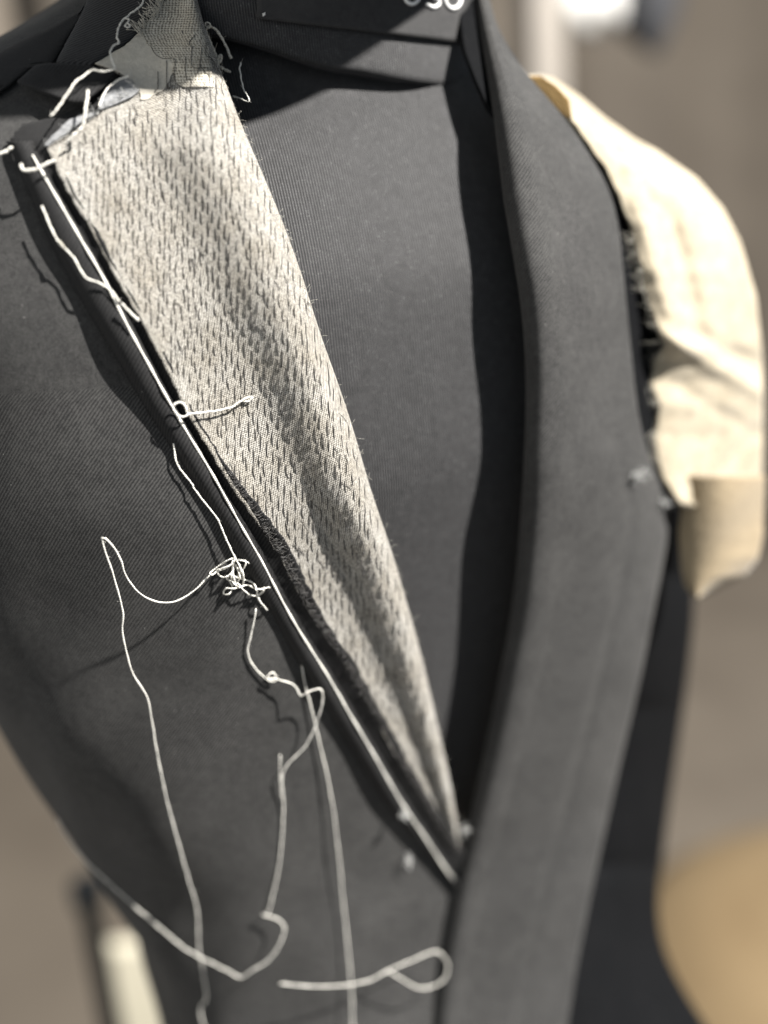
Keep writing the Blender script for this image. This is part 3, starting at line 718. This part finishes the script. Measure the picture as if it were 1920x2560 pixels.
def tuft(px, py, off, label, n=7, size=.004, mat='lint'):
    p = cast(np.array(float(px)), np.array(float(py)), off if off > 0 else float(left_off(px, py))+.0012); t = Tubes()
    for _ in range(n):
        d = RNG.normal(size=(4, 3))*size*.5
        q, _l = smooth_line(np.cumsum(d*.6, 0), 14); t.add(q-q.mean(0), .00012, 4)
    o = link('lint_tuft', t.mesh('lint_tuft'), M[mat]); o.location = p
    return tag(o, label, 'lint', 'lint tufts')
tuft(1592, 1190, 0, 'pale fluff tuft on the left panel beside the wadding', 22, .008, 'lint')
tuft(1660, 1258, 0, 'small pale fluff tuft just below the wadding corner', 14, .007, 'lint')
tuft(1022, 2152, .004, 'grey cross-shaped lint near the lapel bottom', 9, .007)
tuft(1160, 2075, .005, 'dark grey fluff right of the canvas bottom tip', 16, .007)
tuft(1012, 2040, .0095, 'grey lint on the folded edge near its bottom end', 10, .006)

# ------------------------------------------------------------------ background
def box(name, lo, hi, mat, bev=.0, parent=None):
    lo, hi = np.array(lo), np.array(hi); c = (lo+hi)/2; h = (hi-lo)/2
    V = [c+h*np.array(s)-c for s in ((-1,-1,-1),(1,-1,-1),(1,1,-1),(-1,1,-1),(-1,-1,1),(1,-1,1),(1,1,1),(-1,1,1))]
    F = [(0,3,2,1),(4,5,6,7),(0,1,5,4),(1,2,6,5),(2,3,7,6),(3,0,4,7)]
    o = link(name, mesh(name, V, F, smooth=False), mat); o.location = c
    if bev:
        m = o.modifiers.new('bevel', 'BEVEL'); m.width = bev; m.segments = 4
    return o
tag(box('floor', (-3, -1.5, -.05), (4, 3.2, 0), M['floor']), kind='structure')
tag(box('wall', (-3, 2.6, 0), (4, 2.7, 3), M['wall']), kind='structure')

xs_ = np.linspace(.15, 3.6, 300); zs_ = np.linspace(.02, 2.7, 12)
XX, ZZ = np.meshgrid(xs_, zs_)
YY = 2.40+.05*np.sin(XX*9+.8*np.sin(XX*4))+.012*np.sin(XX*23+1)
tag(solid(link('curtain', gridmesh('curtain', np.stack([XX, YY, ZZ], -1)[::-1]), M['curtain']), .003), 'blurred taupe curtain hanging in soft folds behind the right shoulder', 'curtain')
def at(px, py, t): return CAM+ray(np.array(float(px)), np.array(float(py)))*t
# ochre pouf, bottom right
def lathe(name, profile, mat, loc, seg=40, parent=None, squash=1.):
    n = len(profile); a = np.linspace(0, 2*math.pi, seg, endpoint=False); V, F = [], []
    for r, z in profile:
        for k in a: V.append((r*math.cos(k), r*math.sin(k)*squash, z))
    for i in range(n-1):
        for k in range(seg): F.append((i*seg+k, i*seg+(k+1) % seg, (i+1)*seg+(k+1) % seg, (i+1)*seg+k))
    F.append(tuple(range(seg-1, -1, -1))); F.append(tuple(range((n-1)*seg, n*seg)))
    o = link(name, mesh(name, V, F), mat, parent)
    if parent is None: o.location = loc
    return o
c = at(2140, 2360, 1.8)
pr = [(.30,0),(.34,.03),(.36,.10),(.36,c[2]-.12),(.35,c[2]-.05),(.30,c[2]+.0),(.2,c[2]+.02),(.01,c[2]+.025)]
tag(lathe('pouf', pr, M['ochre'], (c[0], c[1], 0)), 'blurred ochre yellow pouf on the floor at bottom right', 'pouf')
# dark stand post and cream board, bottom left
c = at(212, 2200, 1.15); b = at(230, 2700, 1.3)
post = tag(empty('garment_rail', (c[0], c[1], 0)), 'blurred dark steel rail upright at bottom left', 'rail')
lathe('upright', [(.012,0),(.012,c[2]-.03),(.017,c[2]-.028),(.017,c[2]-.004),(.010,c[2]),(.001,c[2]+.001)], M['dark'], None, 20, post).location = (0, 0, 0)
lathe('foot', [(.10,0),(.10,.008),(.03,.016),(.012,.02)], M['dark'], None, 28, post).location = (0, 0, 0)
c = at(530, 2345, 1.45)
cr = box('card_sheet', (-.15, -.012, 0), (.15, .012, c[2]), M['cream'], .003); cr.location = (c[0], c[1], c[2]/2); cr.rotation_euler = (0, 0, -YAW)
tag(cr, 'blurred pale cream card sheet standing behind the jacket at bottom left', 'card')
# things at the top right, far behind
c = at(1352, 120, 2.0)
pp = box('wooden_post', (-.035, -.03, 0), (.035, .03, 2.2), M['taupe'], .004); pp.location = (c[0], c[1], 1.1)
tag(pp, 'blurred pale grey wooden post far behind the neck', 'post')
def blob(name, loc, r, mat, amp=.12, seed=0):
    rg = np.random.default_rng(seed); n, m_ = 22, 32; V, F = [], []
    f = rg.normal(size=(6, 3))*3
    for i in range(n+1):
        for k in range(m_):
            a, b2 = math.pi*i/n, 2*math.pi*k/m_
            d = np.array([math.sin(a)*math.cos(b2), math.sin(a)*math.sin(b2), math.cos(a)])
            s = 1+amp*sum(math.sin(q@d+j) for j, q in enumerate(f))/2.5
            V.append(d*np.array(r)*s)
    for i in range(n):
        for k in range(m_): F.append((i*m_+k, (i+1)*m_+k, (i+1)*m_+(k+1) % m_, i*m_+(k+1) % m_))
    o = link(name, mesh(name, V, F), mat); o.location = loc
    return o
tag(blob('cotton_bundle', at(1462, 5, 2.15), (.085, .06, .062), M['white'], .15, 3), 'blurred bright white cotton bundle at the top right', 'cloth')
tag(blob('dark_garment', at(1620, -40, 2.3), (.07, .05, .12), M['black_cloth'], .1, 5), 'blurred dark garment beside the white bundle at the top', 'garment')
